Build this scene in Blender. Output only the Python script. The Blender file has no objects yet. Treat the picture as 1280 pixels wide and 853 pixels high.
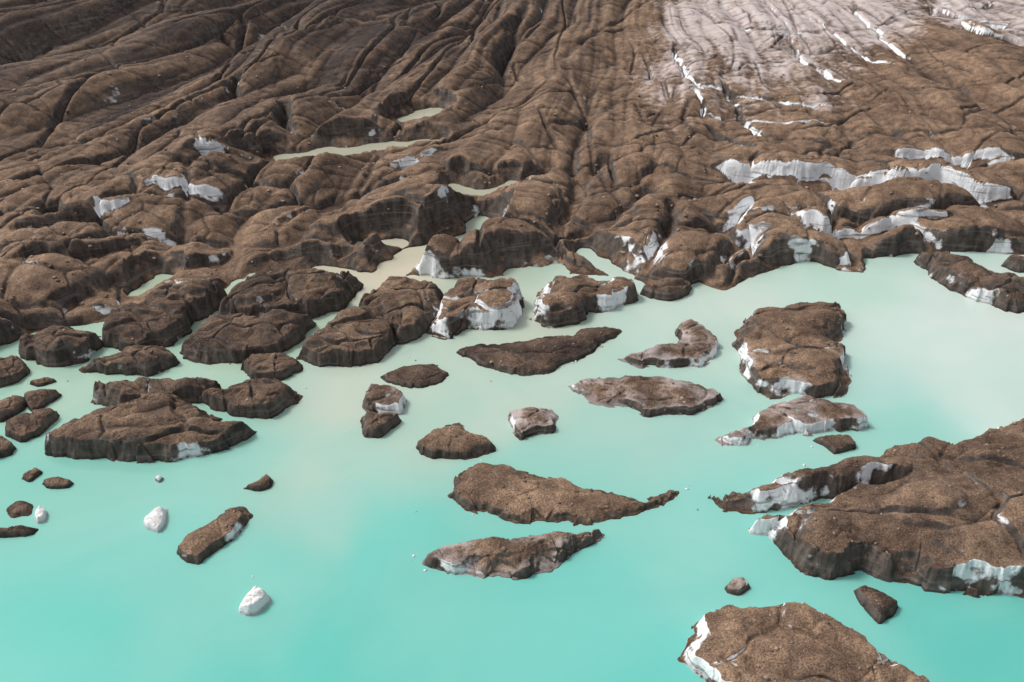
import bpy, math, numpy as np
rng=np.random.default_rng(7)
# ------------------------------------------------------------ camera model
CH=60.0; PITCH=math.radians(34.0); LENS=30.0; F=LENS/36*1280
cp,sp=math.cos(PITCH),math.sin(PITCH)
def ground(px,py,z=0.0):
    """survey helper: photo coordinate -> world XY on the level z"""
    xr=(px-640)/F; yr=(426.5-py)/F
    dy=cp+yr*sp; dz=-sp+yr*cp
    t=(z-CH)/dz
    return (xr*t, dy*t)
def baseY(Y): return 2.6+np.clip(Y-108,0,4000)*0.055
def gground(px,py):
    z=3.0
    for _ in range(8):
        x,y=ground(px,py,z); z=float(baseY(y))
    return (x,y)
# ------------------------------------------------------------ noise
def _h(xi,yi,seed):
    h=(xi.astype(np.int64)*374761393+yi.astype(np.int64)*668265263+seed*974634777)&0xffffffff
    h=((h^(h>>13))*1274126177)&0xffffffff
    h=((h^(h>>16))*2246822519)&0xffffffff
    return (h^(h>>15))&0xffffffff
def perlin(x,y,seed=0):
    xi=np.floor(x); yi=np.floor(y); fx=x-xi; fy=y-yi
    u=fx*fx*fx*(fx*(fx*6-15)+10); v=fy*fy*fy*(fy*(fy*6-15)+10)
    def g(i,j):
        a=_h(xi+i,yi+j,seed)*(2*math.pi/4294967296.0)
        return np.cos(a)*(fx-i)+np.sin(a)*(fy-j)
    a=g(0,0);b=g(1,0);c=g(0,1);d=g(1,1)
    return 1.5*((a+(b-a)*u)*(1-v)+(c+(d-c)*u)*v)
def fbm(x,y,o=4,seed=0,gain=.5):
    s=0;a=1.;f=1.;t=0
    for k in range(o):
        s=s+a*perlin(x*f+k*17.3,y*f-k*9.1,seed+k); t+=a; a*=gain; f*=2.03
    return s/t
def billow(x,y,seed=0,pw=.8):
    """rounded backs separated by sharp creases, 0..1"""
    return np.clip(np.abs(perlin(x,y,seed))*1.9,0,1)**pw
def voro(x,y,seed=0,jit=.9):
    xi=np.floor(x); yi=np.floor(y)
    f1=np.full(x.shape,9.);f2=np.full(x.shape,9.);idv=np.zeros(x.shape)
    for i in(-1,0,1):
        for j in(-1,0,1):
            hx=_h(xi+i,yi+j,seed)/4294967296.0; hy=_h(xi+i,yi+j,seed+51)/4294967296.0
            d=np.hypot(xi+i+.5+jit*(hx-.5)-x, yi+j+.5+jit*(hy-.5)-y)
            n=d<f1
            f2=np.where(n,f1,np.minimum(f2,d)); idv=np.where(n,hx,idv); f1=np.where(n,d,f1)
    return f1,f2,idv
def sst(a,b,x):
    t=np.clip((x-a)/(b-a),0,1); return t*t*(3-2*t)
def blur(A,n):
    def b1(A,ax):
        c=np.cumsum(np.concatenate([np.repeat(np.take(A,[0],ax),n+1,ax),A,np.repeat(np.take(A,[-1],ax),n,ax)],ax),ax)
        L=A.shape[ax]
        return (np.take(c,np.arange(2*n+1,2*n+1+L),ax)-np.take(c,np.arange(0,L),ax))/(2*n+1)
    return b1(b1(A,0),1)
def sdpoly(P,X,Y):
    P=np.asarray(P); n=len(P); D=np.full(X.shape,1e18); ins=np.zeros(X.shape,bool)
    for i in range(n):
        ax,ay=P[i]; bx,by=P[(i+1)%n]; ex,ey=bx-ax,by-ay
        L=ex*ex+ey*ey+1e-12
        t=np.clip(((X-ax)*ex+(Y-ay)*ey)/L,0,1)
        D=np.minimum(D,(X-ax-t*ex)**2+(Y-ay-t*ey)**2)
        if abs(ey)>1e-9:
            c=((ay>Y)!=(by>Y))&(X<ex*(Y-ay)/ey+ax); ins^=c
    D=np.sqrt(D); return np.where(ins,D,-D)
def sdline(P,X,Y):
    P=np.asarray(P,float); D=np.full(X.shape,1e18); S=np.zeros(X.shape); T=np.zeros(X.shape)
    seg=np.hypot(*(P[1:]-P[:-1]).T); cum=np.concatenate([[0],np.cumsum(seg)]); tot=cum[-1]
    for i in range(len(P)-1):
        ax,ay=P[i]; bx,by=P[i+1]; ex,ey=bx-ax,by-ay; L=ex*ex+ey*ey+1e-12
        t=np.clip(((X-ax)*ex+(Y-ay)*ey)/L,0,1)
        d=(X-ax-t*ex)**2+(Y-ay-t*ey)**2
        cr=ex*(Y-ay)-ey*(X-ax)
        if ex<0: cr=-cr
        m=d<D
        D=np.where(m,d,D); S=np.where(m,np.sign(cr),S); T=np.where(m,(cum[i]+t*seg[i])/tot,T)
    return np.sqrt(D),S,T,tot
def chaikin(P,q=.2):
    P=np.asarray(P,float); out=[]
    for i in range(len(P)):
        a,b=P[i],P[(i+1)%len(P)]
        out+= [a*(1-q)+b*q, a*q+b*(1-q)]
    return np.array(out)
# ------------------------------------------------------------ mesh from grid
def grid_mesh(name,X,Y,Z,keep=None,masks=None,mat=None,attr='mask'):
    R,C=X.shape
    idx=np.arange(R*C).reshape(R,C)
    q=np.stack([idx[:-1,:-1],idx[:-1,1:],idx[1:,1:],idx[1:,:-1]],-1).reshape(-1,4)
    if keep is not None:
        k=keep.reshape(-1); q=q[k[q].any(1)]
    used=np.zeros(R*C,bool); used[q.reshape(-1)]=True
    rm=np.cumsum(used)-1; q=rm[q]
    co=np.stack([X,Y,Z],-1).reshape(-1,3)[used].astype(np.float32)
    me=bpy.data.meshes.new(name)
    me.vertices.add(len(co)); me.vertices.foreach_set('co',co.reshape(-1))
    me.loops.add(q.size); me.loops.foreach_set('vertex_index',q.reshape(-1).astype(np.int32))
    me.polygons.add(len(q)); me.polygons.foreach_set('loop_start',(np.arange(len(q))*4).astype(np.int32))
    me.polygons.foreach_set('use_smooth',np.ones(len(q),bool))
    if masks is not None:
        a=me.attributes.new(attr,'FLOAT_COLOR','POINT')
        m=np.stack([np.broadcast_to(v,X.shape) for v in masks]+[np.ones(X.shape)],-1).reshape(-1,4)[used].astype(np.float32)
        a.data.foreach_set('color',m.reshape(-1))
    me.update(calc_edges=True)
    ob=bpy.data.objects.new(name,me); bpy.context.collection.objects.link(ob)
    if mat: me.materials.append(mat)
    return ob
# ------------------------------------------------------------ materials
def nt(mat):
    mat.use_nodes=True; t=mat.node_tree; t.nodes.clear(); return t
class B:
    def __init__(s,t): s.t=t
    def n(s,ty,ins=None,**kw):
        nd=s.t.nodes.new(ty)
        for k,v in kw.items(): setattr(nd,k,v)
        for k,v in (ins or {}).items():
            if isinstance(v,bpy.types.NodeSocket): s.t.links.new(v,nd.inputs[k])
            else: nd.inputs[k].default_value=v
        return nd
    def math(s,op,a,b=0.,c=0.,clamp=False):
        return s.n('ShaderNodeMath',{0:a,1:b,2:c},operation=op,use_clamp=clamp).outputs[0]
    def mix(s,f,a,b,bt='MIX'):
        nd=s.n('ShaderNodeMix',data_type='RGBA',blend_type=bt)
        for k,v in((0,f),(6,a),(7,b)):
            if isinstance(v,bpy.types.NodeSocket): s.t.links.new(v,nd.inputs[k])
            else: nd.inputs[k].default_value=v if k==0 else (*v,1)
        return nd.outputs[2]
    def ms(s,x,a,b,c=0.,d=1.):
        return s.n('ShaderNodeMapRange',{0:x,1:a,2:b,3:c,4:d},interpolation_type='SMOOTHSTEP').outputs[0]
    def noise(s,vec,scale,detail=4,rough=.55,dist=0.):
        return s.n('ShaderNodeTexNoise',{'Vector':vec,'Scale':scale,'Detail':detail,'Roughness':rough,'Distortion':dist}).outputs[0]
def debris_material(name):
    m=bpy.data.materials.new(name); t=nt(m); b=B(t)
    geo=b.n('ShaderNodeNewGeometry'); pos=geo.outputs['Position']; nor=geo.outputs['Normal']
    at=b.n('ShaderNodeAttribute',attribute_name='mask')
    ch=b.n('ShaderNodeSeparateColor',{0:at.outputs['Color']}); ice,pale,tone=ch.outputs
    nz=b.n('ShaderNodeSeparateXYZ',{0:nor}).outputs[2]
    pz=b.n('ShaderNodeSeparateXYZ',{0:pos}).outputs[2]
    n1=b.noise(pos,.13,3,.6); n2=b.noise(pos,.8,4,.6); n3=b.noise(pos,6.5,2,.75)
    c=b.mix(b.ms(n1,.38,.62),(.200,.128,.086),(.318,.210,.138))
    c=b.mix(b.ms(n2,.35,.65),b.mix(1.,c,(.62,.61,.62),'MULTIPLY'),c)
    c=b.mix(tone,c,b.mix(1.,c,(.22,.235,.30),'MULTIPLY'))  # tone: dark debris, plus crease and cloud shade put into the colour
    gr=b.ms(n3,.3,.7,.48,1.5)
    c=b.mix(1.,c,b.n('ShaderNodeCombineColor',{0:gr,1:gr,2:gr}).outputs[0],'MULTIPLY')
    v=b.n('ShaderNodeTexVoronoi',{'Vector':pos,'Scale':3.6,'Randomness':1.},feature='F1')
    vc=b.n('ShaderNodeSeparateColor',{0:v.outputs['Color']})
    st=b.math('MULTIPLY',b.ms(v.outputs['Distance'],.24,.15),b.ms(vc.outputs[0],.66,.72))
    c=b.mix(b.math('MULTIPLY',st,.6),c,b.mix(vc.outputs[1],(.48,.36,.28),(.10,.08,.065)))
    # pale frosting / bare rotten ice
    pf=b.ms(b.math('ADD',b.math('ADD',pale,b.math('MULTIPLY',b.math('ADD',n2,n1),.6)),-.6),.36,.72)
    pf=b.math('MULTIPLY',pf,b.ms(n3,.2,.6,.6,1.))
    c=b.mix(pf,c,b.mix(tone,(.59,.51,.49),(.20,.165,.16)))
    c=b.mix(b.ms(b.math('ADD',pale,b.math('MULTIPLY',n2,.5)),1.02,1.25),c,(.80,.78,.77))
    # steep exposed ice
    mp=b.n('ShaderNodeMapping',{'Vector':pos,'Scale':(1.,1.,.30)}).outputs[0]
    s1=b.noise(mp,1.1,4,.7)
    mp2=b.n('ShaderNodeMapping',{'Vector':pos,'Scale':(.15,.15,1.7),'Rotation':(.14,.10,0)}).outputs[0]
    s2=b.noise(mp2,1.0,3,.6,.6)
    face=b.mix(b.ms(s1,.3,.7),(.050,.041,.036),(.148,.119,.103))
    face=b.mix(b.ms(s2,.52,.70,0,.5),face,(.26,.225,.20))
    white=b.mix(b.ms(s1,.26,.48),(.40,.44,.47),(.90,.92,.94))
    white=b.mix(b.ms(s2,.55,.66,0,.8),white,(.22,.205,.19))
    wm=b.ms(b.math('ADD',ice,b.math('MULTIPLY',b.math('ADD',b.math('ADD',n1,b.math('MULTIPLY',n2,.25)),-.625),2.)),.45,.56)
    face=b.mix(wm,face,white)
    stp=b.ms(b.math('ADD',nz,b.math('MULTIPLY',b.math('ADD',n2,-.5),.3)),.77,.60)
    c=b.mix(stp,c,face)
    wet=b.ms(pz,.38,.08)
    c=b.mix(b.math('MULTIPLY',wet,.8),c,b.mix(1.,c,(.50,.48,.47),'MULTIPLY'))
    h=b.math('ADD',b.math('MULTIPLY',n2,.24),b.math('MULTIPLY',n3,.11))
    bp=b.n('ShaderNodeBump',{'Height':h,'Strength':.85,'Distance':.8})
    bs=b.n('ShaderNodeBsdfPrincipled',{'Base Color':c,'Roughness':.8,'Normal':bp.outputs[0]})
    bs.inputs['Specular IOR Level'].default_value=.2
    b.n('ShaderNodeOutputMaterial',{0:bs.outputs[0]})
    return m
M_ICE=debris_material('debris_covered_ice')
def stone_material():
    m=bpy.data.materials.new('stone'); t=nt(m); b=B(t)
    geo=b.n('ShaderNodeNewGeometry'); r=geo.outputs['Random Per Island']
    c=b.mix(r,(.11,.08,.065),(.36,.27,.20))
    bs=b.n('ShaderNodeBsdfPrincipled',{'Base Color':c,'Roughness':.85})
    b.n('ShaderNodeOutputMaterial',{0:bs.outputs[0]}); return m
def water_material(name,fixed=None):
    m=bpy.data.materials.new(name); t=nt(m); b=B(t)
    geo=b.n('ShaderNodeNewGeometry'); pos=geo.outputs['Position']
    n=b.noise(pos,.05,4,.55,1.4)
    if fixed: c=b.mix(n,fixed,tuple(v*.85 for v in fixed))
    else: c=b.n('ShaderNodeAttribute',attribute_name='mask').outputs['Color']
    c=b.mix(b.ms(n,.3,.7),b.mix(1.,c,(.89,.96,.955),'MULTIPLY'),c)
    rp=b.noise(pos,1.7,2,.6)
    bp=b.n('ShaderNodeBump',{'Height':rp,'Strength':.08,'Distance':.12})
    bs=b.n('ShaderNodeBsdfPrincipled',{'Base Color':c,'Roughness':.14,'IOR':1.33,'Normal':bp.outputs[0]})
    b.n('ShaderNodeOutputMaterial',{0:bs.outputs[0]}); return m
def lin(c): return tuple((v/255/12.92 if v<=10 else ((v/255+.055)/1.055)**2.4) for v in c)
# ------------------------------------------------------------ icebergs
stones=[]
def scatter(X,Y,Z,dens,smin=.04,smax=.22):
    gz=np.hypot(np.gradient(Z,axis=0)/(abs(Y[1,0]-Y[0,0])+1e-6),np.gradient(Z,axis=1)/(abs(X[0,1]-X[0,0])+1e-6))
    ok=np.argwhere((Z>.35)&(gz<.7))
    if len(ok)==0: return
    area=len(ok)*abs(Y[1,0]-Y[0,0])*abs(X[0,1]-X[0,0])
    k=min(int(area*dens),len(ok))
    for i,j in ok[rng.choice(len(ok),k,replace=False)]:
        s=smin+(smax-smin)*rng.random()**5
        stones.append((X[i,j],Y[i,j],Z[i,j],s))
bn=0
def berg(polys,H,edge=.55,tilt=(0,0),ice=.25,pale=.15,tone=.4,name='iceberg',dens=.5,lump=1.,lift=.8):
    global bn; bn+=1; sd=bn*13
    if not isinstance(polys[0][0],(tuple,list)): polys=[polys]
    W=[]
    for k,P in enumerate(polys):
        P=np.array(P,float); n=len(P)
        ar=sum(P[i][0]*P[(i+1)%n][1]-P[(i+1)%n][0]*P[i][1] for i in range(n))/2
        Hk=H[k] if isinstance(H,(tuple,list)) else H
        w=[]
        for i in range(n):
            tx,ty=P[(i+1)%n]-P[i-1]; L=math.hypot(tx,ty)+1e-9
            ny=-tx/L*(1 if ar>0 else -1)
            up=max(0.,-ny)
            w.append(ground(P[i][0],P[i][1],Hk*edge*lift*min(1,up*1.3)))
        W.append((chaikin(w,.14),Hk))
    allp=np.concatenate([w for w,_ in W]); mn=allp.min(0)-1.2; mx=allp.max(0)+1.2
    dist=math.hypot(mn[1],CH); cell=dist/853*.75
    xs=np.arange(mn[0],mx[0],cell); ys=np.arange(mn[1],mx[1],cell)
    X,Y=np.meshgrid(xs,ys); Z=np.full(X.shape,-1.5); DN=np.full(X.shape,-9.)
    for w,Hk in W:
        cen=w.mean(0); ext=w.max(0)-w.min(0); R=math.sqrt(ext[0]*ext[1]); sc=min(1.,R/9)
        d=sdpoly(w,X,Y)
        vf1,vf2,vid=voro(X/1.9,Y/1.9,sd+7)
        dn=d+sc*(.75*fbm(X/3.,Y/3.,4,sd,.5)+.12*fbm(X/.9,Y/.9,2,sd+5)+.45*(vid-.5))
        u=(X-cen[0])/(ext[0]/2); v=(Y-cen[1])/(ext[1]/2)
        tl=np.clip(1+tilt[0]*u+tilt[1]*v,.25,1.9)
        wc=sc*(.45+2.6*sst(-.05,.5,fbm(X/7,Y/7,2,sd+9)+.15*np.clip(v,-1,1)))
        e=Hk*edge*(1+.35*fbm(X/5,Y/5,2,sd+3))*tl*sst(0,1,dn/wc)**.8
        dome=Hk*(1-edge)*tl*(1-np.exp(-np.maximum(dn,0)/(.22*R)))
        inn=sst(0,1.4*sc,dn)
        big=fbm(X/(.45*R)+3,Y/(.45*R),2,sd+20,.4)
        wx=X+.9*fbm(X/4,Y/4,2,sd+31); wy=Y+.9*fbm(X/4,Y/4,2,sd+37)
        a=rng.random()*.8-.4; ru=wx*math.cos(a)+wy*math.sin(a); rv=-wx*math.sin(a)+wy*math.cos(a)
        bl=billow(ru/(.45*R+1.5),rv/(.20*R+1.),sd+40,.6)
        bl2=billow(ru/(.22*R+1.),rv/(.07*R+.5),sd+44,.8)
        f1,f2,idv=voro(ru/(.55*R+1),rv/(.34*R+.8),sd+60)
        crack=np.exp(-((f2-f1)/.045)**2)
        z=e+dome+inn*lump*Hk*(.20*big+.24*(bl-.6)+.06*(bl2-.5)+.13*(idv-.5)-.15*crack)
        z+=inn*sc*(.07*fbm(X/1.5,Y/1.5,3,sd+70)+.035*fbm(X/.5,Y/.5,2,sd+80))
        s=Hk*.30; q=(z+.2*fbm(X/4,Y/4,2,sd+90)+.03*X)/s; fr=q-np.floor(q)
        st_=sst(.0,.5,fbm(X/6,Y/6,2,sd+91)+.2)
        z=np.where(dn>0,z+.40*s*(sst(.3,.7,fr)-fr)*inn*min(1,lump)*st_,z)
        z=np.where(dn>0,np.minimum(z,.12+3.0*dn),z)
        foot=.09*sst(-.25,.05,dn)+.07*fbm(X/.9,Y/.9,2,sd+95)
        z=np.where(dn>0,np.maximum(z,foot),np.minimum(foot+dn*1.1,.14+dn))
        Z=np.maximum(Z,z); DN=np.maximum(DN,dn)
    rim=np.exp(-np.maximum(DN,0)/.9)
    pm=pale+.30*rim*(pale>.2)+.22*fbm(X/4,Y/4,2,sd+97)
    im=(ice+1.2*max(ice-.15,0)*fbm(X/6,Y/6,2,sd+99))*(.35+.65*np.exp(-np.maximum(DN-1,0)/1.5))
    cav_shade=np.clip((blur(Z,4)-Z)/.18,-1,1)*sst(0,1.5,DN)  # crease shade painted into the berg tone: hollows darker, crests lighter
    ob=grid_mesh(name,X,Y,np.maximum(Z,-1.5),keep=Z>-.7,masks=(np.clip(im,0,1),np.clip(pm,0,1),np.clip(tone+.6*fbm(X/4,Y/4,4,sd+98)+.25*cav_shade,0,1)),mat=M_ICE)
    if dens>0: scatter(X,Y,Z,dens)
    return ob
# foreground
berg([(848,820),(862,790),(880,768),(905,755),(940,758),(975,747),(1010,752),(1050,772),(1085,795),(1120,822),(1160,853),(1178,880),(1100,905),(980,895),(900,872),(868,840)],2.3,.5,(0,-.15),.68,.12,.06,dens=1.2,lump=.6)
berg([[(890,622),(905,610),(950,598),(1000,585),(1060,572),(1120,556),(1180,546),(1240,536),(1280,520),(1330,515),(1350,600),(1300,665),(1200,625),(1100,615),(1020,628),(950,641),(905,640)],
      [(938,648),(1000,628),(1060,605),(1110,590),(1150,578),(1200,585),(1240,590),(1290,600),(1350,620),(1370,765),(1280,750),(1240,745),(1170,738),(1105,729),(1078,712),(1040,722),(1005,716),(985,695),(962,668)]],
     (3.8,4.0),.62,(.15,-.15),.38,.06,.42,dens=.9,lump=.9)
berg([(1065,735),(1080,728),(1105,742),(1125,755),(1120,768),(1100,783),(1085,768),(1070,750)],1.3,.5,(0,0),.2,.2,.8,lump=.6)
berg([(906,735),(915,722),(930,721),(937,735),(925,745),(910,742)],.8,.5,(0,0),.2,.25,.4)
berg([(556,622),(570,608),(575,585),(600,578),(640,583),(680,592),(720,603),(770,615),(805,625),(835,612),(847,618),(820,636),(790,648),(740,655),(690,656),(640,652),(600,642),(575,632)],1.5,.35,(-.2,0),.1,.2,.0,dens=1.2,lump=.5)
berg([(530,700),(545,680),(590,670),(650,665),(700,662),(757,660),(740,675),(715,695),(690,712),(655,725),(600,720),(560,716),(538,712)],1.7,.6,(.25,0),.2,.30,.30,dens=1.,lump=.6)
berg([(517,560),(530,545),(555,530),(575,526),(595,540),(623,562),(600,570),(570,577),(535,574)],1.5,.45,(0,0),.2,.15,.3,lump=.6)
berg([(634,520),(645,507),(690,505),(697,520),(695,542),(670,545),(650,553),(640,540)],1.2,.6,(.1,0),.3,.38,.3)
berg([[(462,480),(480,482),(507,495),(505,520),(480,520),(455,512),(458,490)],[(450,520),(465,513),(502,518),(495,535),(475,549),(455,545)]],1.5,.6,(0,0),.25,.25,.6)
berg([(472,472),(490,462),(520,455),(545,453),(560,468),(550,480),(520,487),(490,480)],.9,.4,(0,0),.05,.12,.8)
berg([(568,438),(600,430),(640,425),(690,420),(730,412),(765,407),(777,415),(755,430),(725,448),(690,465),(650,469),(615,463),(590,452)],1.4,.4,(.2,0),.15,.15,.75,dens=.8,lump=.7)
berg([(770,450),(785,440),(820,432),(846,428),(848,408),(862,401),(880,410),(895,425),(900,445),(880,456),(840,461),(800,459)],1.6,.6,(.35,0),.45,.40,.4)
berg([(708,485),(730,472),(770,466),(820,468),(870,475),(903,492),(895,508),(860,518),(810,521),(780,508),(740,505)],1.4,.5,(.1,0),.4,.40,.35,dens=.8)
berg([(915,415),(930,395),(950,385),(1000,382),(1057,376),(1055,410),(1050,430),(1060,455),(1063,492),(1030,498),(990,493),(965,502),(945,490),(930,470),(920,440)],3.0,.5,(-.1,.1),.38,.22,.12,dens=1.,lump=.7)
berg([(890,548),(910,535),(940,525),(960,508),(1000,497),(1040,498),(1070,513),(1086,530),(1075,539),(1020,542),(975,545),(942,549),(935,559),(905,557)],1.7,.6,(.25,.1),.6,.38,.4)
berg([(1013,548),(1040,542),(1062,544),(1071,560),(1045,569),(1030,558)],1.0,.5,(0,0),.2,.2,.4)
# left group
berg([(53,555),(80,530),(120,512),(170,500),(220,496),(265,508),(300,530),(323,540),(300,555),(260,569),(200,580),(150,576),(100,573),(65,568)],3.2,.5,(-.05,.1),.35,.12,.45,dens=.8,lump=.8)
berg([(113,505),(118,475),(160,471),(220,473),(285,477),(275,500),(200,508),(150,513)],2.6,.6,(0,0),.25,.15,.6)
berg([(245,503),(270,487),(310,471),(345,470),(365,478),(381,497),(350,515),(330,526),(300,521),(270,512)],2.4,.55,(0,0),.2,.15,.5)
berg([(5,530),(30,516),(70,509),(73,520),(52,545),(30,554),(10,545)],1.4,.5,(0,0),.15,.12,.4)
berg([(28,493),(55,486),(77,489),(70,500),(45,516),(32,508)],1.3,.5,(0,0),.15,.12,.4)
berg([(-15,500),(20,494),(35,500),(30,515),(0,531),(-20,522)],1.3,.5,(0,0),.15,.1,.4)
berg([(-20,455),(0,450),(25,448),(39,463),(20,480),(-5,487),(-25,480)],1.8,.5,(0,0),.15,.1,.6)
berg([(-20,545),(0,543),(20,556),(15,570),(-15,577)],1.2,.5,(0,0),.15,.1,.4)
berg([(34,478),(60,472),(73,477),(50,484)],.7,.5,(0,0),.1,.1,.4)
berg([(26,597),(45,583),(55,591),(38,604)],.7,.5,(0,0),.1,.1,.3)
berg([(52,602),(72,596),(93,601),(86,611),(60,611)],.7,.5,(0,0),.1,.12,.3)
berg([(6,637),(22,624),(43,630),(39,645),(15,648)],.5,.4,(0,0),.1,.15,.7)
berg([(-20,660),(28,655),(48,659),(40,670),(-10,672)],.8,.6,(0,0),.1,.1,.9)
berg([(44,645),(50,632),(60,640),(57,652),(47,655)],.8,.5,(0,0),.7,.9,.3)
berg([(178,655),(184,640),(195,633),(209,634),(208,655),(200,667),(182,662)],1.1,.6,(0,0),1.2,.85,.1,dens=0)
berg([(193,600),(199,595),(205,598),(200,604)],.5,.6,(0,0),1.2,1,.1,dens=0)
berg([(302,611),(322,603),(333,591),(342,600),(340,609),(322,615)],.9,.5,(0,0),.2,.2,.4)
berg([(224,690),(232,668),(255,650),(285,632),(305,629),(312,648),(295,672),(270,690),(250,708),(232,703)],1.4,.5,(.1,0),.25,.12,.05,dens=.8,lump=.6)
berg([(298,765),(305,748),(320,730),(335,740),(339,752),(325,766),(312,771)],1.2,.55,(.1,0),1.0,.85,.1,dens=0)
# far right
berg([(1138,325),(1165,317),(1210,326),(1250,343),(1285,353),(1330,360),(1320,388),(1262,391),(1225,379),(1185,361),(1165,346)],3.0,.6,(0,0),.35,.25,.65)
berg([(1252,325),(1290,317),(1330,322),(1320,342),(1270,341)],2.2,.6,(0,0),.3,.3,.6)
# broken blocks along the calving front
fb='ice_block'
berg([(366,450),(385,425),(410,400),(440,391),(475,391),(497,415),(490,440),(470,456),(430,459),(395,456)],3.3,.5,(0,.1),.25,.1,.4,fb,lump=.9)
berg([(443,398),(460,368),(490,352),(530,354),(558,363),(555,395),(530,420),(500,432),(480,418)],3.8,.5,(0,.1),.2,.08,.4,fb,lump=.9)
berg([(528,417),(545,385),(560,353),(600,350),(650,356),(656,380),(645,409),(612,413),(580,412),(560,424)],3.8,.5,(.2,0),.48,.1,.25,fb,lump=.8)
berg([(662,402),(670,375),(678,348),(720,346),(770,350),(797,358),(795,375),(770,388),(732,393),(725,406),(690,411)],3.3,.5,(0,0),.55,.15,.22,fb,lump=.8)
berg([[(218,442),(240,420),(262,398),(300,392),(380,395),(400,405),(370,432),(350,446),(300,453),(250,456)],[(270,400),(290,365),(320,347),(380,342),(450,344),(453,360),(430,388),(380,400),(310,405)]],(3.0,3.8),.5,(0,.1),.2,.1,.7,fb)
berg([(96,463),(130,448),(170,432),(215,437),(226,455),(195,469),(150,471)],2.2,.55,(0,0),.2,.15,.6,fb)
berg([(20,440),(40,415),(70,404),(120,410),(131,430),(110,453),(75,461),(45,456)],3.0,.55,(0,0),.2,.1,.6,fb)
berg([[(125,432),(132,400),(160,380),(215,372),(250,385),(240,412),(215,433),(170,441)],[(180,385),(200,365),(240,356),(287,360),(278,385),(245,405),(200,400)]],(3.2,3.8),.55,(0,0),.25,.1,.6,fb)
berg([(302,461),(315,445),(350,442),(376,451),(379,465),(350,476),(315,476)],1.8,.55,(0,0),.2,.2,.55,fb)
berg([(800,365),(820,352),(850,348),(868,356),(860,368),(838,378),(815,374)],1.8,.5,(0,0),.2,.1,.4,fb)
# ------------------------------------------------------------ glacier
shore=[(-900,560),(-260,500),(-120,460),(-20,443),(15,430),(45,414),(95,408),(140,400),(190,384),(235,372),(280,362),(315,345),(350,338),(400,336),(440,342),(470,350),(500,343),(545,348),(600,347),(650,343),(705,342),(760,345),(800,352),(832,368),(850,368),(872,352),(905,360),(940,350),(975,332),(1010,328),(1045,338),(1078,341),(1078,322),(1120,322),(1150,317),(1220,315),(1300,318),(1500,325),(2100,340)]
SW=[ground(x,y,0) for x,y in shore]
SP=np.array(SW+[(6000,SW[-1][1]+20),(6000,9000),(-6000,9000),(-6000,SW[0][1])])
rows=[76.0]
while rows[-1]<330: rows.append(rows[-1]*1.0019)
while rows[-1]<4500: rows.append(rows[-1]*1.03)
rows=np.array(rows)
s=np.concatenate([np.linspace(-2.2,-.76,60,endpoint=False),np.linspace(-.76,.76,1280),np.linspace(.76,2.2,61)[1:]])
Y=np.repeat(rows[:,None],len(s),1); X=s[None,:]*(Y*.9+12)
wx=X+3.5*fbm(X/34,Y/34,2,900); wy=Y+3.5*fbm(X/34,Y/34,2,910)
Sx,Sy=62.,400.
th=np.arctan2(wx-Sx,Sy+60-wy); r=np.hypot(wx-Sx,Sy+60-wy)
near=1-np.clip(sst(330,420,Y),0,1)
d=sdpoly(SP,X,Y)
dn=d+1.6*fbm(X/7,Y/7,3,920)+.3*fbm(X/1.8,Y/1.8,2,925)
inl=np.maximum(dn,0)
pz=chaikin([gground(x,y) for x,y in [(745,125),(785,70),(822,20),(850,-40),(1170,-40),(1150,60),(1130,100),(1090,152),(1000,160),(900,150),(850,205),(800,185)]])
pd=sdpoly(pz,X,Y)+12*fbm(X/26,Y/34,5,1400)
calm=sst(-14,18,pd)
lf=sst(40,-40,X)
thw=th+.010*fbm(X/50,Y/50,2,929)
fo=billow(thw*9,r/150,931,.7)
fo2=billow(thw*19+3,r/100,935,.8)
fo3=billow(thw*50,r/60,938,.9)
fo4=billow(thw*130,r/34,939,.9)
rel=near*(1-.75*calm)
far_=sst(150,250,Y)
tx=wx/20+.3*wy/20; ty=wy/11.5
f1,f2,idv=voro(tx+.15*fbm(X/9,Y/9,2,950),ty+.15*fbm(X/9,Y/9,2,951),952)
g=f2-f1
bz=np.exp(-inl/30)*near
f1b,f2b,idb=voro(wx/8.5+.3*wy/8.5,wy/5,962); gb=f2b-f1b
H=baseY(Y)+ rel*((2.4+4.2*lf)*(fo-.5)+(1.5+1.4*lf)*(fo2-.5)+(.5+.35*lf)*(fo3-.5)+.18*(fo4-.5))
H+=near*1.8*fbm(X/38,Y/30,2,940)
fl=2.2+.5*lf+.9*np.tanh((H-2.2)/3)+2.2*(fo2-.4)+.9*(fo3-.4)
H=np.where(near>0,.5*(H+fl+np.sqrt((H-fl)**2+.5)),H)
cn=np.abs(perlin(thw*15+9,r/70,941)); cg=sst(.0,.35,fbm(X/25,Y/25,2,943)+.02)
H-=rel*cg*(1.1+.9*lf)*np.exp(-(cn/.022)**2)
lobes=2.4*(sst(0,.5,g)**.6-.65)+1.9*(idv-.4)-1.8*np.exp(-(g/.045)**2)
lob2=.35*(sst(0,.5,gb)**.7-.6)+.8*(idb-.5)-.45*np.exp(-(gb/.05)**2)
H+=bz*(lobes+lob2)
f1c,f2c,idc=voro(thw*14,r/70,972); gc=f2c-f1c
H+=(1-bz)*rel*(-(.6+.7*lf)*np.exp(-(gc/.03)**2))
f1c,f2c,_=voro(wx/30,wy/13,974); H+=(1-bz)*near*(-.9*np.exp(-((f2c-f1c)/.024)**2))*(1-.4*far_)
H+=near*(.16*fbm(X/3.2,Y/3.2,4,980,.5)+.05*fbm(X/1.1,Y/1.1,2,985)+.12*(billow(wx/6,wy/2.6,987,.8)-.5))
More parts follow.
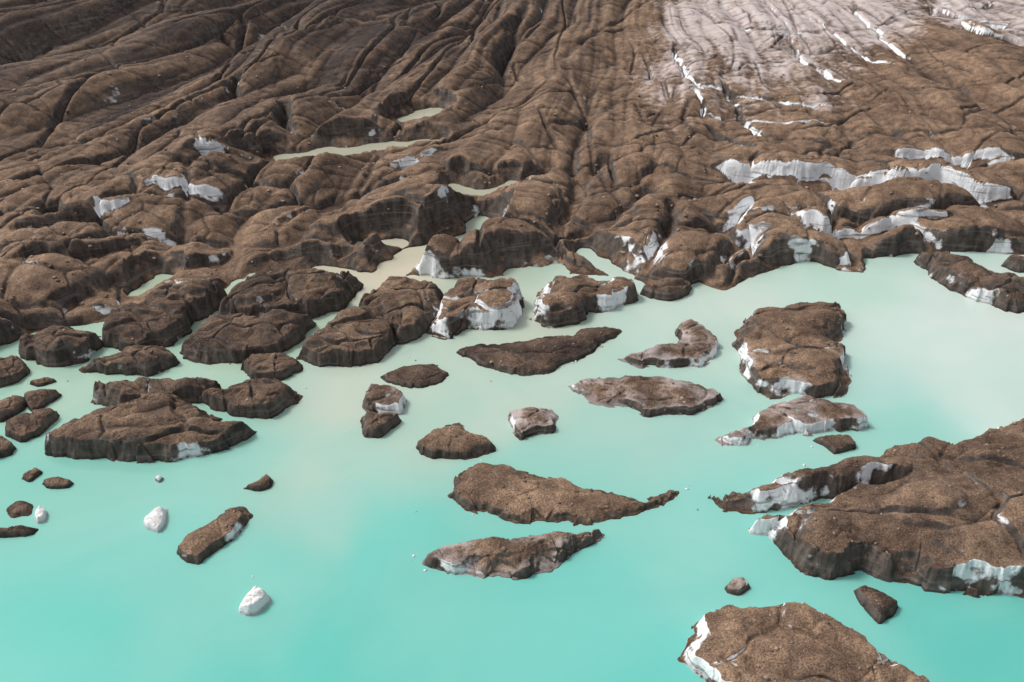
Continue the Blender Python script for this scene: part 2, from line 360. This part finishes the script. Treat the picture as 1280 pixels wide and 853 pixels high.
fa,fbb,_=voro(wx/11+.3*wy/11,wy/4.6,976); gl=np.exp(-((fbb-fa)/.05)**2)*sst(-.1,.25,fbm(X/20,Y/20,2,977))
fa2,fb2,_=voro(thw*40,r/40,978); gl2=np.exp(-((fb2-fa2)/.05)**2)*sst(-.1,.25,fbm(X/16,Y/16,2,979))
H-=near*calm*(.5*gl+.4*gl2)
H+=near*calm*(.6*(fo2-.5)+.4*(fo3-.5))
ICE=np.full(X.shape,.10)+.20*bz+.25*fbm(X/18,Y/14,2,990)
def line(pts): return [gground(*p) for p in pts]
def scarp(pts,D,W,white,wall=.5,back=.0):
    global H,ICE
    P=line(pts); mn=np.min(P,0)-W*3-3; mx=np.max(P,0)+W*3+3
    r0,r1=np.searchsorted(rows,[mn[1],mx[1]]); sl=slice(max(r0,0),r1)
    x=X[sl];y=Y[sl]; nz=fbm(x/7,y/7,3,1000+int(pts[0][0]),.4)
    ds,sg,t,tot=sdline(P,x,y)
    sg_d=ds*sg+1.9*nz; a=np.minimum(t,1-t)*tot
    end=sst(0,min(8,tot*.3),a)*np.where(ds>W*3,0,1)
    prof=np.where(sg_d>0,1-sst(0,wall,sg_d),np.exp(-(sg_d/W)**2))
    vary=.75+.7*fbm(x/8,y/8,2,1050+int(pts[0][0]))
    H[sl]-=D*prof*end*vary
    H[sl]+=end*back*np.where(sg_d>0,np.exp(-sg_d/6),0)
    ICE[sl]=np.maximum(ICE[sl],white*end*np.exp(-(sg_d/1.5)**2))
scarp([(870,203),(940,214),(1000,220),(1060,222),(1110,226),(1170,228),(1225,240),(1300,250)],3.2,3.5,1.3,.5,1.)
scarp([(975,262),(1000,278),(1030,287),(1080,282),(1140,274),(1215,268)],2.4,3.2,1.3,.5,.8)
scarp([(1030,296),(1060,312),(1085,322),(1130,312),(1180,302),(1300,298)],3.0,3.,1.3,.5,.8)
scarp([(1000,322),(1040,332),(1078,338)],1.5,2,1.1,.6,.5)
scarp([(165,248),(200,243),(250,247),(300,240)],1.8,3,.75,.5,.5)
scarp([(225,212),(290,199),(345,196)],2.4,3,.9,.5,1)
scarp([(110,275),(150,277),(180,270)],1.6,2.5,.75,.5,.5)
scarp([(470,205),(520,195),(570,190)],1.4,3,.5,.6,.5)
scarp([(300,318),(350,308),(420,306),(470,312)],1.5,2.5,.5,.6,1.)
scarp([(0,350),(60,330),(130,318),(200,300)],2.0,3,.3,.7,1.)
scarp([(0,300),(80,290),(160,284)],2.0,3,.3,.7,1.)
scarp([(200,330),(260,318),(320,296)],1.6,2.5,.45,.6,1.2)
scarp([(40,385),(110,362),(180,350),(250,345)],1.6,2.8,.3,.7,1.)
scarp([(560,340),(620,338),(700,335),(740,342)],1.4,2,.8,.5,.6)
scarp([(380,280),(470,290),(560,280)],1.5,2.5,.45,.6,.8)
scarp([(1080,190),(1180,200),(1290,205)],2.0,3,.7,.6,.6)
scarp([(860,290),(930,262),(960,240)],1.5,2,.5,.6,.3)
scarp([(1180,25),(1230,45),(1300,55)],1.5,5,1.1,1.2,1.)
scarp([(1150,5),(1200,20),(1290,28)],1.5,5,1.1,1.2,1.)
def crack(pts,D,w,white=0.):
    global H,ICE
    P=line(pts); mn=np.min(P,0)-w*4-3; mx=np.max(P,0)+w*4+3
    r0,r1=np.searchsorted(rows,[mn[1],mx[1]]); sl=slice(max(r0,0),r1)
    x=X[sl];y=Y[sl]
    ds,sg,t,tot=sdline(P,x,y); q=ds*sg+1.6*fbm(x/7,y/7,3,1100+int(pts[0][0]))
    end=sst(0,.2,np.minimum(t,1-t))*np.where(ds>w*4+2,0,1)
    H[sl]-=D*end*np.exp(-(q/w)**2)
    ICE[sl]=np.maximum(ICE[sl],white*end*np.exp(-(q/(w*2))**2))
for p,D,w,wh in [([(840,50),(850,80),(872,110),(885,150)],1.3,.55,.8),([(885,150),(915,165),(950,190)],1.8,.7,.4),([(900,95),(935,150),(975,185)],1.5,.6,.5),
  ([(355,120),(352,150),(366,168)],4,1.3,0),([(300,90),(290,110),(270,120)],3,1.,0),([(655,15),(640,50),(615,85)],3,1.4,0),
  ([(60,255),(75,290)],4,1.4,0),([(940,60),(1000,70),(1060,110)],1.2,.6,.9),([(1010,20),(1070,60),(1130,90)],1.3,.6,1.),
  ([(1060,0),(1100,40),(1150,75)],1.3,.6,1.),([(830,100),(900,110),(990,130),(1080,140)],1.1,.55,.7),([(860,130),(960,150),(1060,155)],1.1,.55,.7),
  ([(880,30),(960,45),(1040,40)],1.,.6,.8),([(950,0),(985,40),(1010,90)],1.,.6,.8),
  ([(700,190),(650,220),(600,262)],2,1.2,.2),([(730,290),(770,262),(830,225)],2.5,1.5,.2),([(760,180),(720,230),(690,290)],1.8,1.,0),
  ([(830,300),(900,280),(960,235)],1.8,1.2,.2),([(790,340),(830,300),(850,250)],2.5,1.2,0),([(880,345),(920,300),(990,290)],2,1.2,.3),
  ([(450,235),(380,262),(360,310)],3,1.5,.2),([(230,330),(150,345),(60,385)],2.5,1.5,0)]: crack(p,D,w,wh)
flo=1.15+.55*lobes*.5+.5*lob2+.9*(fo3-.4)
H=np.where(near>0,np.where(H<flo,flo+.2*(H-flo),H),H); H=np.maximum(H,.45)
def channel(pts,w,lv=-.6):
    global H
    P=[ground(x,y,lv) for x,y in pts]; mx=np.max(P,0)[1]+15; mn=np.min(P,0)[1]-12
    r0,r1=np.searchsorted(rows,[mn,mx]); sl=slice(r0,r1); x=X[sl];y=Y[sl]
    ds,_,t,_=sdline(P,x,y); q=ds+1.2*fbm(x/4,y/4,3,1200)
    H[sl]=np.minimum(H[sl],lv+np.maximum(q-w,0)*1.4+np.maximum(q-w-2,0)*2)
channel([(604,284),(597,300),(560,315),(520,322),(500,335),(478,352)],1.9)
channel([(500,310),(455,312)],1.0)
channel([(780,352),(742,330),(730,322)],1.0)
channel([(175,372),(205,352)],.9)
channel([(300,362),(285,380)],1.0)
channel([(640,346),(700,342)],.8)
channel([(470,352),(400,342)],.8)
ponds=[]
def pond(pts,drop,w=.0):
    global H
    c=gground(*np.mean(pts,0)); lv=float(baseY(c[1]))-drop
    P=chaikin([ground(x,y,lv) for x,y in pts]); mn=P.min(0)-12; mx=P.max(0)+12
    r0,r1=np.searchsorted(rows,[mn[1],mx[1]]); sl=slice(r0,r1)
    dd=sdpoly(P,X[sl],Y[sl])+1.8*fbm(X[sl]/5,Y[sl]/5,4,1300)
    near_side=sst(0,-6,Y[sl]-P[:,1].mean())
    cap=lv-.3+np.maximum(-dd,0)*(.9-.65*near_side)+np.maximum(-dd-2.5,0)*3*(1-.85*near_side)
    H[sl]=np.where(dd>-14,np.minimum(H[sl],cap),H[sl])
    H[sl]=np.where((dd<-.5)&(dd>-3),np.maximum(H[sl],lv+.15),H[sl])
    ponds.append((P,lv))
pond([(345,196),(400,187),(470,181),(552,174),(540,181),(470,189),(400,196),(350,201)],1.5)
pond([(498,152),(515,141),(545,134),(558,138),(530,149)],1.5)
pond([(562,230),(585,238),(610,238),(642,226),(630,236),(595,243),(568,238)],1.5)
wc=.7+2.2*sst(-.2,.4,fbm(X/11,Y/11,2,995))
body=H*(.70+.30*(1-np.exp(-inl/6)))
Z=np.where(dn>0,np.where(H<.3,H,body*sst(0,1,dn/wc)**.8),-.02+dn*1.2)
Z=np.maximum(Z,-2)
PALE=.03+.64*calm+.30*calm*fbm(th*90,r/18,4,1411)+.08*fbm(th*60,r/25,3,1410)-.22*calm*sst(215,160,Y)+.30*calm*sst(0,.5,fbm(X/22,Y/60,3,1413))*sst(200,260,Y)
wz=chaikin([gground(x,y) for x,y in [(1140,-40),(1400,-40),(1400,70),(1240,50),(1170,20)]])
PALE+=.6*sst(-6,6,sdpoly(wz,X,Y)+12*fbm(X/7,Y/9,4,1420))
strip=fbm(th*38,r/80,3,1430)
cav_shade=np.clip((blur(Z,5)-Z)/.28,-1,1)*near  # shade of gullies and creases painted into the glacier tone
TONE=.10+.50*lf*sst(95,165,Y)+.66*sst(140,250,Y)*(1-calm)*(.45+.55*lf)+.70*strip*(1-.7*calm)+.38*fbm(X/12,Y/12,4,1440)+.45*cav_shade+.8*calm*(gl+gl2)  # upper left: dark debris plus cloud shade put into the colour
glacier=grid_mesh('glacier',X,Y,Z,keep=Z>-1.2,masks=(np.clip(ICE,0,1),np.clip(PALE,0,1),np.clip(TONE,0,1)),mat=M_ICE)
cand=np.argwhere((Z>1)&(Y<190)&(np.abs(s)[None,:]<.74)); pick=cand[rng.choice(len(cand),3000,replace=False)]
for i,j in pick:
    stones.append((X[i,j],Y[i,j],Z[i,j],.06+.28*rng.random()**5))
# ------------------------------------------------------------ stones mesh
t=(1+5**.5)/2
ico=np.array([(-1,t,0),(1,t,0),(-1,-t,0),(1,-t,0),(0,-1,t),(0,1,t),(0,-1,-t),(0,1,-t),(t,0,-1),(t,0,1),(-t,0,-1),(-t,0,1)])/1.9
icf=np.array([(0,11,5),(0,5,1),(0,1,7),(0,7,10),(0,10,11),(1,5,9),(5,11,4),(11,10,2),(10,7,6),(7,1,8),(3,9,4),(3,4,2),(3,2,6),(3,6,8),(3,8,9),(4,9,5),(2,4,11),(6,2,10),(8,6,7),(9,8,1)])
def blob_mesh(name,S,mat):
    S=np.array(S); n=len(S)
    V=ico[None]*(1+.5*(rng.random((n,12,1))-.5))*np.stack([.8+.6*rng.random(n),.7+.6*rng.random(n),.5+.4*rng.random(n)],-1)[:,None,:]
    a=rng.random(n)*6.28; ca,sa=np.cos(a)[:,None],np.sin(a)[:,None]
    V=np.stack([V[...,0]*ca-V[...,1]*sa,V[...,0]*sa+V[...,1]*ca,V[...,2]],-1)
    V=V*S[:,3][:,None,None]+S[:,None,:3]+np.array([0,0,.15])*S[:,3][:,None,None]
    fc=(icf[None]+np.arange(n)[:,None,None]*12).reshape(-1,3)
    me=bpy.data.meshes.new(name); me.vertices.add(n*12); me.vertices.foreach_set('co',V.reshape(-1).astype(np.float32))
    me.loops.add(fc.size); me.loops.foreach_set('vertex_index',fc.reshape(-1).astype(np.int32))
    me.polygons.add(len(fc)); me.polygons.foreach_set('loop_start',(np.arange(len(fc))*3).astype(np.int32))
    me.update(calc_edges=True); me.materials.append(mat)
    ob=bpy.data.objects.new(name,me); bpy.context.collection.objects.link(ob); return ob
blob_mesh('scattered_boulders',stones,stone_material())
fr=[]
for (px,py,sx,sy,k) in [(420,560,200,60,6),(700,440,120,40,14),(60,500,80,60,14),(620,480,80,40,6),(860,620,30,30,5),(560,640,60,50,5),(1000,560,60,20,6),(300,480,90,20,14),(1150,700,30,60,3),(240,640,150,60,3),(530,700,20,15,5),(500,440,60,12,12)]:
    for _ in range(k):
        x,y=ground(px+rng.normal()*sx*.5,py+rng.normal()*sy*.5,0); fr.append((x,y,-.02,.04+.15*rng.random()**3))
mf=bpy.data.materials.new('fragment_ice'); tt=nt(mf); b=B(tt); g_=b.n('ShaderNodeNewGeometry')
bs=b.n('ShaderNodeBsdfPrincipled',{'Base Color':b.mix(b.ms(g_.outputs['Random Per Island'],.3,.7),(.22,.16,.12),(.75,.76,.75)),'Roughness':.5}); b.n('ShaderNodeOutputMaterial',{0:bs.outputs[0]})
blob_mesh('floating_ice_fragments',fr,mf)
# ------------------------------------------------------------ lake
cps=[((1170,440),(216,232,224)),((1250,400),(212,228,220)),((1050,350),(192,222,208)),((1200,500),(208,228,220)),((900,380),(204,222,210)),((650,400),(198,208,190)),
((450,500),(198,212,196)),((650,520),(194,214,200)),((820,560),(174,213,201)),((1150,540),(160,217,206)),((100,470),(176,208,188)),((20,600),(138,208,193)),((400,600),(182,213,198)),((560,560),(188,212,197)),
((60,760),(112,210,197)),((180,700),(138,212,200)),((250,590),(156,212,198)),((450,800),(106,206,194)),((330,850),(112,208,196)),((500,680),(116,210,198)),((690,760),(126,212,201)),((850,700),(150,216,205)),((780,820),(116,210,200)),
((1220,800),(106,201,190)),((960,730),(136,212,201)),((430,650),(164,212,199)),((350,740),(136,212,199)),((500,330),(212,204,182)),((250,340),(188,200,174)),((60,850),(118,210,198)),((640,600),(154,212,198)),((300,420),(184,204,180))]
xs=np.linspace(-140,140,420); ys=np.linspace(20,160,300)
gx,gy=np.meshgrid(np.concatenate([[-5000,-1000,-300],xs,[300,1000,5000]]),np.concatenate([[-5000,-800,-100],ys,[400,2000,5000]]))
wxx=gx+9*fbm(gx/25,gy/25,4,1500); wyy=gy+9*fbm(gx/25,gy/25,4,1510)
num=np.zeros(gx.shape+(3,)); den=np.zeros(gx.shape)
for p,c in cps:
    x,y=ground(*p); w=1/((wxx-x)**2+(wyy-y)**2+9)**1.5
    num+=w[...,None]*np.array(lin(c)); den+=w
col=num/den[...,None]
col=np.clip(col,0,1)
lake=grid_mesh('glacial_lake',gx,gy,np.zeros(gx.shape),masks=(col[...,0]*.84,col[...,1]*.82,col[...,2]*.82),mat=water_material('milky_meltwater'))
mp_=water_material('silty_pond_water',(.47,.45,.35))
for P,lv in ponds:
    mn=P.min(0)-2;mx=P.max(0)+2
    x,y=np.meshgrid(np.linspace(mn[0],mx[0],60),np.linspace(mn[1],mx[1],40)); dd=sdpoly(P,x,y)
    grid_mesh('meltwater_pond',x,y,np.full(x.shape,lv),keep=dd>-1.2,mat=mp_)
# ------------------------------------------------------------ light
EL,AZ=52,-68
w=bpy.data.worlds.new('World'); bpy.context.scene.world=w; w.use_nodes=True; t=w.node_tree; t.nodes.clear(); b=B(t)
sk=b.n('ShaderNodeTexSky',sky_type='NISHITA',sun_disc=False,sun_elevation=math.radians(EL),sun_rotation=math.radians(AZ),dust_density=4.,air_density=1.)
hs=b.n('ShaderNodeHueSaturation',{'Saturation':.25,'Value':1.,'Color':sk.outputs[0]})
bg=b.n('ShaderNodeBackground',{'Color':hs.outputs[0],'Strength':.13}); b.n('ShaderNodeOutputWorld',{0:bg.outputs[0]})
L=bpy.data.lights.new('sun','SUN'); L.energy=2.1; L.angle=math.radians(12); L.color=(1,.96,.91)
so=bpy.data.objects.new('sun',L); bpy.context.collection.objects.link(so)
from mathutils import Vector
dr=Vector((math.sin(math.radians(AZ))*math.cos(math.radians(EL)),math.cos(math.radians(AZ))*math.cos(math.radians(EL)),math.sin(math.radians(EL))))
so.rotation_euler=dr.to_track_quat('Z','Y').to_euler()
cam=bpy.data.cameras.new('camera'); cam.lens=LENS; cam.sensor_width=36; cam.clip_end=20000; cam.clip_start=.5
co=bpy.data.objects.new('camera',cam); bpy.context.collection.objects.link(co)
co.location=(0,0,CH); co.rotation_euler=(math.pi/2-PITCH,0,0)
sc=bpy.context.scene; sc.camera=co
sc.view_settings.view_transform='Standard'; sc.view_settings.look='None'; sc.view_settings.exposure=0
print('stones',len(stones))
